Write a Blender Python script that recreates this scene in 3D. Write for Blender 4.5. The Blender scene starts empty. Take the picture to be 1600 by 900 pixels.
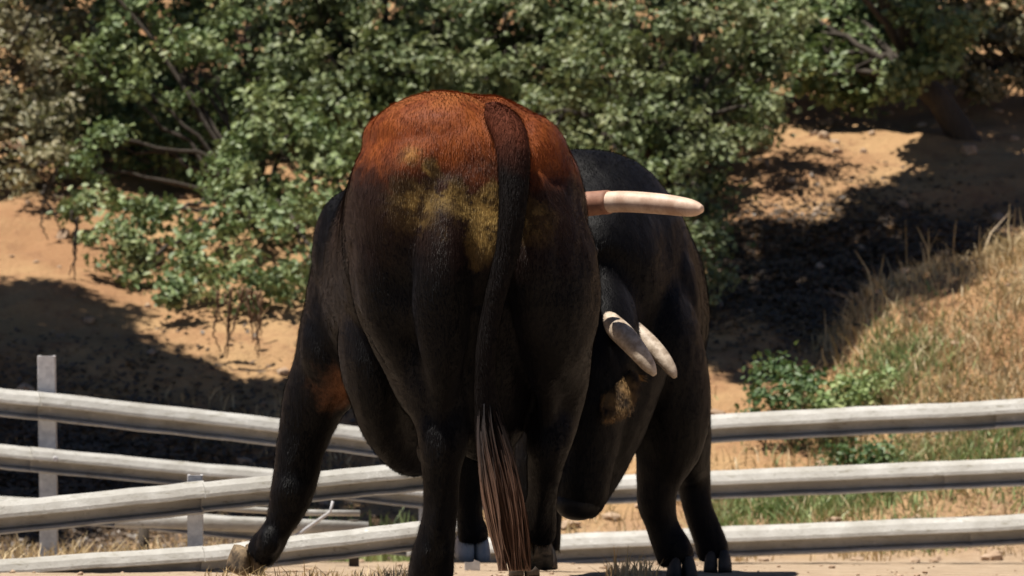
import bpy, bmesh, math, random
import numpy as np
from mathutils import Vector, Matrix

random.seed(7)
RNG = np.random.default_rng(11)
SC = bpy.context.scene
COL = SC.collection

# ------------------------------------------------------------------ camera
FPX = 7812.0            # focal length in photo pixels (1600 wide)
CAMZ = 1.3
PITCH = math.atan((450 - 195) / FPX)
cam = bpy.data.cameras.new('camera')
cam.sensor_width = 36.0
cam.lens = FPX * 36.0 / 1600.0
cam.clip_start = 0.5
cam.clip_end = 600
cam_o = bpy.data.objects.new('camera', cam)
cam_o.location = (0, 0, CAMZ)
cam_o.rotation_euler = (math.pi / 2 - PITCH, 0, 0)
COL.objects.link(cam_o)
SC.camera = cam_o
cam.dof.use_dof = True
cam.dof.focus_distance = 14.2
cam.dof.aperture_fstop = 7.5

# ------------------------------------------------------------------ light
TO_SUN = Vector((-0.29, -0.05, 0.93)).normalized()
w = bpy.data.worlds.new('World')
SC.world = w
w.use_nodes = True
sky = w.node_tree.nodes.new('ShaderNodeTexSky')
sky.sky_type = 'NISHITA'
sky.sun_disc = False
sky.altitude = 2500
sky.air_density = 0.7
sky.dust_density = 0.3
sky.sun_elevation = math.asin(TO_SUN.z)
sky.sun_rotation = math.atan2(TO_SUN.x, TO_SUN.y)
bg = w.node_tree.nodes['Background']
bg.inputs[1].default_value = 0.05
w.node_tree.links.new(sky.outputs[0], bg.inputs[0])
sun = bpy.data.lights.new('sun', 'SUN')
sun.energy = 5.0
sun.angle = math.radians(0.53)
sun.color = (1.0, 0.94, 0.84)
sun_o = bpy.data.objects.new('sun', sun)
sun_o.rotation_euler = (-TO_SUN).to_track_quat('-Z', 'Y').to_euler()
COL.objects.link(sun_o)
SC.view_settings.view_transform = 'Standard'
SC.view_settings.look = 'None'
SC.view_settings.exposure = 0.6
SC.view_settings.gamma = 1.0
SC.cycles.diffuse_bounces = 1


# ------------------------------------------------------------------ helpers
def P(px, py, d):
    """world point on the sight line of a photo pixel, at world depth y = d"""
    a = (px - 800) / FPX
    b = -(py - 450) / FPX
    v = Vector((a, math.cos(PITCH) + b * math.sin(PITCH), -math.sin(PITCH) + b * math.cos(PITCH)))
    v *= d / v.y
    return Vector((v.x, v.y, v.z + CAMZ))


def tag(o, label=None, cat=None, group=None, kind=None):
    for k, v in (('label', label), ('category', cat), ('group', group), ('kind', kind)):
        if v:
            o[k] = v
    return o


def empty(name, loc, label, cat, group=None):
    o = bpy.data.objects.new(name, None)
    o.location = loc
    o.empty_display_size = 0.1
    COL.objects.link(o)
    return tag(o, label, cat, group)


def link(name, me, mat, parent=None, smooth=True):
    if mat is not None:
        me.materials.clear()
        me.materials.append(mat)
    if smooth:
        me.polygons.foreach_set('use_smooth', np.ones(len(me.polygons), dtype=bool))
    o = bpy.data.objects.new(name, me)
    COL.objects.link(o)
    if parent is not None:
        o.parent = parent
    return o


def np_mesh(name, verts, faces):
    """verts (n,3), faces (m,k) arrays"""
    me = bpy.data.meshes.new(name)
    verts = np.asarray(verts, dtype=np.float32)
    faces = np.asarray(faces, dtype=np.int32)
    k = faces.shape[1]
    me.vertices.add(len(verts))
    me.vertices.foreach_set('co', verts.ravel())
    me.loops.add(faces.size)
    me.loops.foreach_set('vertex_index', faces.ravel())
    me.polygons.add(len(faces))
    me.polygons.foreach_set('loop_start', np.arange(0, faces.size, k, dtype=np.int32))
    me.polygons.foreach_set('loop_total', np.full(len(faces), k, dtype=np.int32))
    me.update(calc_edges=True)
    me.validate()
    return me


def vnoise(x, y, seed=0):
    x = np.asarray(x, dtype=float)
    y = np.asarray(y, dtype=float)
    xi = np.floor(x)
    yi = np.floor(y)
    fx = x - xi
    fy = y - yi
    fx = fx * fx * (3 - 2 * fx)
    fy = fy * fy * (3 - 2 * fy)

    def h(a, b):
        v = np.sin(a * 127.1 + b * 311.7 + seed * 74.7) * 43758.5453
        return v - np.floor(v)
    return (h(xi, yi) * (1 - fx) + h(xi + 1, yi) * fx) * (1 - fy) + \
           (h(xi, yi + 1) * (1 - fx) + h(xi + 1, yi + 1) * fx) * fy


def fbm(x, y, seed=0, octv=4):
    s = 0
    a = 0.5
    for i in range(octv):
        s = s + a * (vnoise(x, y, seed + i * 13) - 0.5)
        x = x * 2.03 + 3.1
        y = y * 2.03 + 1.7
        a *= 0.5
    return s


def sstep(a, b, x):
    t = np.clip((np.asarray(x, dtype=float) - a) / (b - a), 0, 1)
    return t * t * (3 - 2 * t)


def smax(a, b, k):
    h = np.clip(0.5 + 0.5 * (a - b) / k, 0, 1)
    return b * (1 - h) + a * h + k * h * (1 - h)


def ground_z(x, y):
    x = np.asarray(x, dtype=float)
    y = np.asarray(y, dtype=float)
    low = -0.077 * np.maximum(0, y - 14.0) + 0 * x
    low = np.where(y > 40, -0.077 * 26, low)
    hill = -0.6 + 0.30 * (y - 22.0)
    hill = np.where(y > 46, -0.6 + 0.30 * 24 + 0.12 * (y - 46), hill)
    z = smax(low, hill, 0.25)
    # mound at the right, its crest rising to the right
    crest = 0.30 * sstep(1.50, 1.78, x) + 0.37 * np.clip((x - 1.6) / 1.0, 0, 1.6)
    prof = sstep(21.6, 24.2, y) * (1 - sstep(24.3, 25.5, y))
    z = z + crest * prof
    # relief of the bank
    far = sstep(21.0, 24.0, y)
    z = z + far * (0.30 * fbm(x * 0.8, y * 0.8, 3) + 0.10 * fbm(x * 3.1, y * 3.1, 5))
    z = z + (0.015 + 0.02 * far) * fbm(x * 7, y * 7, 9)
    return z


def gz(x, y):
    return float(ground_z(x, y))


# ------------------------------------------------------------------ node helpers
def new_mat(name):
    m = bpy.data.materials.new(name)
    m.use_nodes = True
    nt = m.node_tree
    b = nt.nodes['Principled BSDF']
    return m, nt, b


class NT:
    def __init__(self, nt):
        self.nt = nt

    def add(self, t, **kw):
        n = self.nt.nodes.new(t)
        for k, v in kw.items():
            setattr(n, k, v)
        return n

    def link(self, a, b):
        self.nt.links.new(a, b)

    def sock(self, inp, v):
        if hasattr(v, 'is_output'):
            self.link(v, inp)
        else:
            inp.default_value = v

    def noise(self, vec, scale, detail=4, rough=0.6, dist=0.0):
        n = self.add('ShaderNodeTexNoise')
        if vec is not None:
            self.link(vec, n.inputs['Vector'])
        n.inputs['Scale'].default_value = scale
        n.inputs['Detail'].default_value = detail
        n.inputs['Roughness'].default_value = rough
        n.inputs['Distortion'].default_value = dist
        return n.outputs['Fac']

    def math(self, op, a, b=0.0, c=0.0, clamp=False):
        n = self.add('ShaderNodeMath', operation=op)
        n.use_clamp = clamp
        self.sock(n.inputs[0], a)
        self.sock(n.inputs[1], b)
        if len(n.inputs) > 2:
            self.sock(n.inputs[2], c)
        return n.outputs[0]

    def ss(self, v, a, b):
        n = self.add('ShaderNodeMapRange', interpolation_type='SMOOTHSTEP')
        self.sock(n.inputs['Value'], v)
        n.inputs['From Min'].default_value = a
        n.inputs['From Max'].default_value = b
        return n.outputs['Result']

    def mix(self, f, a, b):
        n = self.add('ShaderNodeMix', data_type='RGBA')
        self.sock(n.inputs['Factor'], f)
        for s, v in ((n.inputs[6], a), (n.inputs[7], b)):
            if hasattr(v, 'is_output'):
                self.link(v, s)
            else:
                s.default_value = (v[0], v[1], v[2], 1)
        return n.outputs[2]

    def obj(self):
        return self.add('ShaderNodeTexCoord').outputs['Object']

    def pos(self):
        return self.add('ShaderNodeNewGeometry').outputs['Position']

    def mapv(self, vec, scale):
        n = self.add('ShaderNodeMapping')
        self.link(vec, n.inputs['Vector'])
        n.inputs['Scale'].default_value = scale
        return n.outputs['Vector']

    def sep(self, vec):
        n = self.add('ShaderNodeSeparateXYZ')
        self.link(vec, n.inputs[0])
        return n.outputs

    def dist(self, vec, p):
        n = self.add('ShaderNodeVectorMath', operation='DISTANCE')
        self.link(vec, n.inputs[0])
        n.inputs[1].default_value = p
        return n.outputs['Value']

    def bump(self, h, strength, d=0.01):
        n = self.add('ShaderNodeBump')
        self.link(h, n.inputs['Height'])
        n.inputs['Strength'].default_value = strength
        n.inputs['Distance'].default_value = d
        return n.outputs['Normal']


def mat_leaf(name, c1, c2, c3, transl=0.2):
    m, nt, b = new_mat(name)
    N = NT(nt)
    rnd = N.add('ShaderNodeNewGeometry').outputs['Random Per Island']
    big = N.noise(N.obj(), 3.0, 3)
    col = N.mix(rnd, c1, c2)
    f = N.math('MULTIPLY', N.ss(big, 0.45, 0.7), 0.75)
    col = N.mix(f, col, c3)
    N.link(col, b.inputs['Base Color'])
    b.inputs['Roughness'].default_value = 0.5
    b.inputs['Specular IOR Level'].default_value = 0.4
    t = N.add('ShaderNodeBsdfTranslucent')
    N.link(N.mix(0.5, col, (0.12, 0.16, 0.02)), t.inputs['Color'])
    mx = N.add('ShaderNodeMixShader')
    mx.inputs[0].default_value = transl
    N.link(b.outputs[0], mx.inputs[1])
    N.link(t.outputs[0], mx.inputs[2])
    N.link(mx.outputs[0], nt.nodes['Material Output'].inputs['Surface'])
    return m


M = {}
M['leaf_green'] = mat_leaf('leaf_green', (0.07, 0.105, 0.04), (0.25, 0.30, 0.14), (0.36, 0.37, 0.19))
M['leaf_bright'] = mat_leaf('leaf_bright', (0.08, 0.13, 0.045), (0.25, 0.32, 0.14), (0.36, 0.39, 0.18))
M['leaf_olive'] = mat_leaf('leaf_olive', (0.12, 0.12, 0.06), (0.36, 0.32, 0.20), (0.42, 0.37, 0.21))
M['leaf_dark'] = mat_leaf('leaf_dark', (0.04, 0.07, 0.03), (0.10, 0.13, 0.06), (0.10, 0.13, 0.05))
M['grass_dry'] = mat_leaf('grass_dry', (0.46, 0.33, 0.17), (0.70, 0.56, 0.34), (0.48, 0.30, 0.15))
M['grass_green'] = mat_leaf('grass_green', (0.16, 0.25, 0.08), (0.36, 0.45, 0.19), (0.46, 0.46, 0.22))
M['weed_green'] = mat_leaf('weed_green', (0.05, 0.10, 0.035), (0.13, 0.20, 0.08), (0.16, 0.22, 0.09))


def mat_bark():
    m, nt, b = new_mat('bark')
    N = NT(nt)
    v = N.mapv(N.obj(), (9, 9, 2))
    n = N.noise(v, 4, 6)
    N.link(N.mix(n, (0.018, 0.014, 0.011), (0.09, 0.07, 0.052)), b.inputs['Base Color'])
    b.inputs['Roughness'].default_value = 0.9
    N.link(N.bump(n, 0.8, 0.02), b.inputs['Normal'])
    return m


M['bark'] = mat_bark()


def mat_root():
    m, nt, b = new_mat('dry_root')
    N = NT(nt)
    n = N.noise(N.obj(), 30, 4)
    N.link(N.mix(n, (0.10, 0.055, 0.03), (0.24, 0.14, 0.07)), b.inputs['Base Color'])
    b.inputs['Roughness'].default_value = 0.9
    return m


M['root'] = mat_root()


def mat_ground():
    m, nt, b = new_mat('dry_earth')
    N = NT(nt)
    p = N.pos()
    y = N.sep(p)[1]
    n1 = N.noise(p, 1.1, 6, 0.65)
    n2 = N.noise(p, 7, 6, 0.7)
    n3 = N.noise(p, 38, 5, 0.7)
    bank = N.mix(N.ss(n1, 0.35, 0.65), (0.36, 0.20, 0.105), (0.48, 0.31, 0.16))
    bank = N.mix(N.ss(n2, 0.50, 0.72), bank, (0.31, 0.17, 0.095))
    near = N.mix(N.ss(n2, 0.35, 0.65), (0.40, 0.295, 0.205), (0.50, 0.385, 0.275))
    f = N.ss(N.math('ADD', y, N.math('MULTIPLY', n1, 1.5)), 21.6, 23.6)
    col = N.mix(f, near, bank)
    col = N.mix(N.math('MULTIPLY', N.ss(n3, 0.55, 0.75), 0.5), col, (0.24, 0.13, 0.065))
    col = N.mix(N.math('MULTIPLY', N.ss(n3, 0.45, 0.25), 0.4), col, (0.58, 0.42, 0.24))
    N.link(col, b.inputs['Base Color'])
    b.inputs['Roughness'].default_value = 0.95
    b.inputs['Specular IOR Level'].default_value = 0.1
    h = N.math('ADD', N.math('MULTIPLY', n2, 0.6), N.math('MULTIPLY', n3, 0.4))
    N.link(N.bump(h, 0.9, 0.06), b.inputs['Normal'])
    return m


M['ground'] = mat_ground()


def mat_rail():
    m, nt, b = new_mat('weathered_white_paint')
    N = NT(nt)
    o = N.obj()
    n1 = N.noise(o, 5, 5, 0.65)
    n2 = N.noise(o, 45, 5, 0.75)
    n3 = N.noise(N.mapv(o, (1, 1, 6)), 14, 4, 0.7)
    col = N.mix(N.ss(n1, 0.3, 0.7), (0.33, 0.315, 0.285), (0.48, 0.47, 0.445))
    col = N.mix(N.math('MULTIPLY', N.ss(n2, 0.60, 0.70), N.ss(n1, .45, .62)), col, (0.74, 0.73, 0.71))
    col = N.mix(N.math('MULTIPLY', N.ss(n3, 0.55, 0.7), 0.65), col, (0.17, 0.15, 0.10))
    col = N.mix(N.math('MULTIPLY', N.ss(n2, 0.40, 0.30), 0.7), col, (0.12, 0.11, 0.08))
    N.link(col, b.inputs['Base Color'])
    b.inputs['Roughness'].default_value = 0.7
    N.link(N.bump(n2, 0.5, 0.006), b.inputs['Normal'])
    return m


M['rail'] = mat_rail()


def mat_post():
    m, nt, b = new_mat('galvanised_post')
    N = NT(nt)
    o = N.obj()
    n2 = N.noise(o, 25, 5, 0.7)
    col = N.mix(N.ss(n2, 0.35, 0.65), (0.42, 0.42, 0.44), (0.62, 0.61, 0.62))
    N.link(col, b.inputs['Base Color'])
    b.inputs['Roughness'].default_value = 0.6
    N.link(N.bump(n2, 0.3, 0.004), b.inputs['Normal'])
    return m


M['post'] = mat_post()


def mat_plain(name, c1, c2, scale, rough, bump=0.3, stretch=(1, 1, 1), spec=0.5):
    m, nt, b = new_mat(name)
    N = NT(nt)
    n = N.noise(N.mapv(N.obj(), stretch), scale, 5, 0.65)
    N.link(N.mix(N.ss(n, 0.3, 0.7), c1, c2), b.inputs['Base Color'])
    b.inputs['Roughness'].default_value = rough
    b.inputs['Specular IOR Level'].default_value = spec
    N.link(N.bump(n, bump, 0.004), b.inputs['Normal'])
    return m


M['horn'] = mat_plain('horn', (0.42, 0.26, 0.18), (0.70, 0.52, 0.40), 13, 0.55, 0.25, (1.2, 1, 1))
M['horn_grey'] = mat_plain('horn_grey', (0.28, 0.21, 0.15), (0.58, 0.48, 0.38), 20, 0.55, 0.6, (2, 1, 2))
M['horn_base'] = mat_plain('horn_base', (0.20, 0.085, 0.05), (0.33, 0.16, 0.10), 22, 0.7)
M['hoof'] = mat_plain('hoof', (0.02, 0.017, 0.015), (0.085, 0.065, 0.05), 14, 0.7)
M['hoof_grey'] = mat_plain('hoof_grey', (0.22, 0.23, 0.26), (0.36, 0.37, 0.40), 14, 0.5)
M['hoof_tan'] = mat_plain('hoof_tan', (0.02, 0.014, 0.01), (0.30, 0.21, 0.12), 20, 0.85)
M['eye'] = mat_plain('eye', (0.01, 0.008, 0.006), (0.02, 0.014, 0.01), 5, 0.1, 0)
M['ear'] = mat_plain('ear', (0.015, 0.009, 0.006), (0.30, 0.17, 0.06), 26, 0.85, 0.9)
M['ear_black'] = mat_plain('ear_black', (0.010, 0.009, 0.009), (0.03, 0.022, 0.018), 22, 0.7, 0.6)
M['nose'] = mat_plain('nose', (0.004, 0.004, 0.004), (0.012, 0.010, 0.010), 30, 0.5, 0.5, (1, 1, 1), 0.2)
M['straw'] = M['grass_dry']


def mat_coat(name, origin, brown):
    m, nt, b = new_mat(name)
    N = NT(nt)
    o = N.obj()
    n1 = N.noise(o, 4.5, 4, 0.6)
    n2 = N.noise(o, 13, 5, 0.7)
    hair = N.noise(N.mapv(o, (1, 1, 0.12)), 190, 3, 0.6)
    col = N.mix(N.ss(n1, 0.4, 0.7), (0.0014, 0.0012, 0.0018), (0.003, 0.0024, 0.003))
    if brown:
        s = N.sep(o)
        z = N.math('ADD', s[2], N.math('MULTIPLY', N.math('SUBTRACT', n1, 0.5), 0.30))
        z = N.math('ADD', z, N.math('MULTIPLY', N.math('SUBTRACT', n2, 0.5), 0.12))
        # towards the shoulders the coat turns black
        z = N.math('SUBTRACT', z, N.math('MULTIPLY', N.ss(s[1], 0.55, 1.3), 0.7))
        col = N.mix(N.ss(z, 0.84, 1.06), col, (0.019, 0.009, 0.006))
        red = N.mix(N.ss(n2, 0.35, 0.7), (0.150, 0.034, 0.009), (0.225, 0.058, 0.012))
        col = N.mix(N.ss(z, 1.11, 1.27), col, red)
        col = N.mix(N.math('MULTIPLY', N.ss(z, 1.33, 1.43), 0.5), col, (0.30, 0.11, 0.03))
        # dried dung and dust on the buttocks
        for (px, py, r, amt) in ((765, 335, .11, 1.0), (752, 380, .07, 1.0), (705, 312, .07, .75), (672, 262, .035, .9),
                                 (640, 240, .05, .4), (830, 350, .09, .45), (650, 320, .10, .45), (770, 305, .05, .9), (720, 335, .05, .8)):
            q = P(px, py, 13.75) - origin
            dd = N.dist(o, q)
            dd = N.math('ADD', dd, N.math('MULTIPLY', N.math('SUBTRACT', n2, 0.5), r * 3.2))
            k = N.math('MULTIPLY', N.ss(dd, r, r * 0.25), amt)
            col = N.mix(k, col, N.mix(N.ss(n2, .42, .62), (0.07, 0.042, 0.014), (0.55, 0.36, 0.11)))
        q = P(545, 592, 15.0) - origin
        dd = N.math('ADD', N.dist(o, q), N.math('MULTIPLY', N.math('SUBTRACT', n2, 0.5), 0.16))
        col = N.mix(N.math('MULTIPLY', N.ss(dd, .13, .03), .8), col, (0.20, 0.085, 0.04))
    col = N.mix(N.math('MULTIPLY', N.ss(hair, 0.45, 0.8), 0.06), col, (0.02, 0.017, 0.018))
    N.link(col, b.inputs['Base Color'])
    rr = N.add('ShaderNodeMapRange')
    N.link(n2, rr.inputs['Value'])
    rr.inputs['To Min'].default_value = 0.42
    rr.inputs['To Max'].default_value = 0.68
    N.link(rr.outputs[0], b.inputs['Roughness'])
    b.inputs['Specular IOR Level'].default_value = 0.11
    b.inputs['Sheen Weight'].default_value = 0.025
    b.inputs['Sheen Roughness'].default_value = 0.35
    b.inputs['Sheen Tint'].default_value = (0.62, 0.62, 0.80, 1)
    h = N.math('ADD', N.math('MULTIPLY', hair, 0.5), N.math('MULTIPLY', n2, 0.6))
    N.link(N.bump(h, 0.55, 0.008), b.inputs['Normal'])
    return m


# ------------------------------------------------------------------ terrain
def build_ground():
    xs = np.concatenate([np.linspace(-160, -9, 30), np.linspace(-8.6, -4.2, 12), np.linspace(-4, 4, 170),
                         np.linspace(4.2, 8.6, 12), np.linspace(9, 160, 30)])
    ys = np.concatenate([np.linspace(-60, 11, 24), np.linspace(11.5, 20.5, 60), np.linspace(20.55, 32, 240),
                         np.linspace(32.4, 46, 20), np.linspace(48, 260, 24)])
    X, Y = np.meshgrid(xs, ys)
    Z = ground_z(X, Y)
    v = np.stack([X, Y, Z], -1).reshape(-1, 3)
    nx = len(xs)
    i, j = np.meshgrid(np.arange(len(ys) - 1), np.arange(nx - 1), indexing='ij')
    a = (i * nx + j).ravel()
    f = np.stack([a, a + 1, a + nx + 1, a + nx], -1)
    o = link('ground', np_mesh('ground', v, f), M['ground'])
    o['kind'] = 'structure'
    return o


build_ground()


# ------------------------------------------------------------------ lofted limbs and bodies
def add_loft(bm, secs, ref=(1, 0, 0), n=20, power=2.0):
    """secs: (centre, r_ref, r_other); closed ends; ref = the direction of the first radius"""
    ref = Vector(ref)
    pts = [Vector(s[0]) for s in secs]
    rings = []
    for k, s in enumerate(secs):
        t = (pts[min(k + 1, len(pts) - 1)] - pts[max(k - 1, 0)]).normalized()
        u = ref - t * ref.dot(t)
        if u.length < 1e-4:
            u = Vector((0, 1, 0)) - t * t.y
        u.normalize()
        v = t.cross(u)
        ring = []
        for i in range(n):
            a = 2 * math.pi * i / n
            c, q = math.cos(a), math.sin(a)
            e = 2.0 / power
            c = math.copysign(abs(c) ** e, c)
            q = math.copysign(abs(q) ** e, q)
            ring.append(bm.verts.new(pts[k] + u * (s[1] * c) + v * (s[2] * q)))
        rings.append(ring)
    for a, b in zip(rings, rings[1:]):
        for i in range(n):
            j = (i + 1) % n
            bm.faces.new((a[i], a[j], b[j], b[i]))
    bm.faces.new(list(reversed(rings[0])))
    bm.faces.new(rings[-1])


def catmull(secs, sub=5):
    """smooth a section list (centre, r1, r2)"""
    A = np.array([list(s[0]) + [s[1], s[2]] for s in secs], dtype=float)
    out = []
    n = len(A)
    for k in range(n - 1):
        p0, p1, p2, p3 = A[max(k - 1, 0)], A[k], A[k + 1], A[min(k + 2, n - 1)]
        for t in np.linspace(0, 1, sub, endpoint=False):
            q = 0.5 * (2 * p1 + (p2 - p0) * t + (2 * p0 - 5 * p1 + 4 * p2 - p3) * t * t + (3 * p1 - p0 - 3 * p2 + p3) * t ** 3)
            out.append(q)
    out.append(A[-1])
    return [(Vector(q[:3]), max(q[3], .004), max(q[4], .004)) for q in out]


def add_ell(bm, c, r, rot=None, seg=18):
    mtx = Matrix.Translation(c) @ (rot.to_matrix().to_4x4() if rot else Matrix.Identity(4)) @ Matrix.Diagonal((r[0], r[1], r[2], 1))
    bmesh.ops.create_uvsphere(bm, u_segments=seg, v_segments=12, radius=1.0, matrix=mtx)


def bm_mesh(name, bm, origin=None):
    if origin is not None:
        bmesh.ops.translate(bm, verts=bm.verts, vec=-Vector(origin))
    bmesh.ops.recalc_face_normals(bm, faces=bm.faces)
    me = bpy.data.meshes.new(name)
    bm.to_mesh(me)
    bm.free()
    return me


def fuse(name, bm, origin, voxel=0.0105, smooth=11):
    me = bm_mesh(name + '_raw', bm, origin)
    o = bpy.data.objects.new(name + '_raw', me)
    COL.objects.link(o)
    r = o.modifiers.new('r', 'REMESH')
    r.mode = 'VOXEL'
    r.voxel_size = voxel
    s = o.modifiers.new('s', 'SMOOTH')
    s.factor = 0.5
    s.iterations = smooth
    dg = bpy.context.evaluated_depsgraph_get()
    out = bpy.data.meshes.new_from_object(o.evaluated_get(dg))
    out.name = name
    n = len(out.vertices)
    co = np.empty(n * 3, np.float32)
    out.vertices.foreach_get('co', co)
    co = co.reshape(-1, 3)
    nn = np.empty(n * 3, np.float32)
    out.vertex_normals.foreach_get('vector', nn)
    nn = nn.reshape(-1, 3)
    q = .013 * fbm(co[:, 0] * 9 + co[:, 1] * 5, co[:, 2] * 7 - co[:, 1] * 4, 21, 3) + .006 * fbm(co[:, 0] * 30 + co[:, 1] * 17, co[:, 2] * 16, 22, 2)
    out.vertices.foreach_set('co', (co + nn * q[:, None]).astype(np.float32).ravel())
    out.update()
    bpy.data.objects.remove(o)
    bpy.data.meshes.remove(me)
    return out


def fur(body, n, length, seed):
    """short hair lying along the body, one part"""
    me = body.data
    me.calc_loop_triangles()
    nv = len(me.vertices)
    co = np.empty(nv * 3, np.float32)
    me.vertices.foreach_get('co', co)
    co = co.reshape(-1, 3)
    t = np.empty(len(me.loop_triangles) * 3, np.int32)
    me.loop_triangles.foreach_get('vertices', t)
    t = t.reshape(-1, 3)
    a, b, c = co[t[:, 0]], co[t[:, 1]], co[t[:, 2]]
    nr = np.cross(b - a, c - a)
    ar = np.linalg.norm(nr, axis=1)
    nr = nr / np.maximum(ar, 1e-9)[:, None]
    wgt = ar * (0.35 + 0.65 * (nr[:, 1] < .3))
    rng = np.random.default_rng(seed)
    k = rng.choice(len(t), n, p=wgt / wgt.sum())
    u = rng.uniform(0, 1, (n, 2))
    fl = u.sum(1) > 1
    u[fl] = 1 - u[fl]
    p = a[k] + (b[k] - a[k]) * u[:, :1] + (c[k] - a[k]) * u[:, 1:]
    N_ = nr[k]
    down = np.array([0.0, -.55, -1.0]) + rng.normal(0, .16, (n, 3))
    # whorls: the lie of the coat turns slowly over the body
    down[:, 0] += 1.1 * fbm(p[:, 0] * 4 + p[:, 1] * 3, p[:, 2] * 4, seed, 3)
    d = down - N_ * (down * N_).sum(1)[:, None]
    d /= np.maximum(np.linalg.norm(d, axis=1), 1e-6)[:, None]
    L = (length * rng.uniform(.6, 1.4, n))[:, None]
    sd = np.cross(N_, d)
    w_ = .0011
    tip = p + d * L + N_ * L * rng.uniform(.12, .42, n)[:, None]
    V = np.stack([p - sd * w_ - N_ * .002, p + sd * w_ - N_ * .002, tip], 1).reshape(-1, 3)
    o = link('coat_hair', np_mesh('coat_hair', V, np.arange(n * 3).reshape(-1, 3)), me.materials[0], body, smooth=False)
    o['kind'] = 'stuff'
    return o


def pxsecs(rows, sub=5, dd=None):
    """rows: (px, py, depth, r_px[, r_px2]) -> smoothed sections"""
    s = []
    for r in rows:
        k = r[2] / FPX
        r1 = r[3] * k * 1.1
        r2 = (r[4] if len(r) > 4 else r[3]) * k * 1.1
        s.append((P(r[0], r[1], r[2]), r1, r2))
    return catmull(s, sub)


def hoof(parent, origin, c, heading, pitch, mat, s=1.0):
    """cloven hoof: two claws, sole centre at c"""
    bm = bmesh.new()
    for sx in (-1, 1):
        secs = [((sx * .026, .002, 0.0), .026, .058), ((sx * .025, -.002, .022), .026, .055),
                ((sx * .023, -.008, .05), .023, .045), ((sx * .020, -.012, .075), .018, .035)]
        add_loft(bm, [(Vector(p) + Vector((0, .02, 0)), a * s, b * s) for p, a, b in secs], n=12, power=2.4)
    R = Matrix.Translation(c) @ Matrix.Rotation(heading, 4, 'Z') @ Matrix.Rotation(pitch, 4, 'X')
    bmesh.ops.transform(bm, matrix=R, verts=bm.verts)
    return link('hoof', bm_mesh('hoof', bm, origin), mat, parent)


def horn(parent, origin, pts, radii, mat, base_mat=None):
    secs = catmull([(Vector(p), r, r) for p, r in zip(pts, radii)], 7)
    bm = bmesh.new()
    add_loft(bm, secs, ref=(0, 0, 1), n=16)
    o = link('horn', bm_mesh('horn', bm, origin), mat, parent)
    if base_mat:
        bm = bmesh.new()
        bs = [(c, a * 1.12, b * 1.12) for c, a, b in secs[:max(4, len(secs) // 3)]]
        add_loft(bm, bs, ref=(0, 0, 1), n=16)
        link('horn_base', bm_mesh('horn_base', bm, origin), base_mat, o)
    return o


def ear(parent, origin, a, b, wdt, mat, nrm=(0, -1, 0)):
    a, b = Vector(a), Vector(b)
    L = b - a
    secs = [(a, .022, .018), (a + L * .3, wdt * .8, .022), (a + L * .6, wdt, .018), (a + L * .85, wdt * .6, .012), (b, .008, .006)]
    bm = bmesh.new()
    t = L.normalized()
    ref = t.cross(Vector(nrm)).normalized()
    add_loft(bm, catmull(secs, 4), ref=ref, n=14)
    return link('ear', bm_mesh('ear', bm, origin), mat, parent)


# ------------------------------------------------------------------ bull A : seen from behind
OA = Vector((-0.13, 14.05, gz(-0.13, 14.05)))
bullA = empty('bull', OA, 'black bull with a reddish brown rump, seen from behind with its tail hanging', 'bull', 'two fighting bulls')


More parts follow.
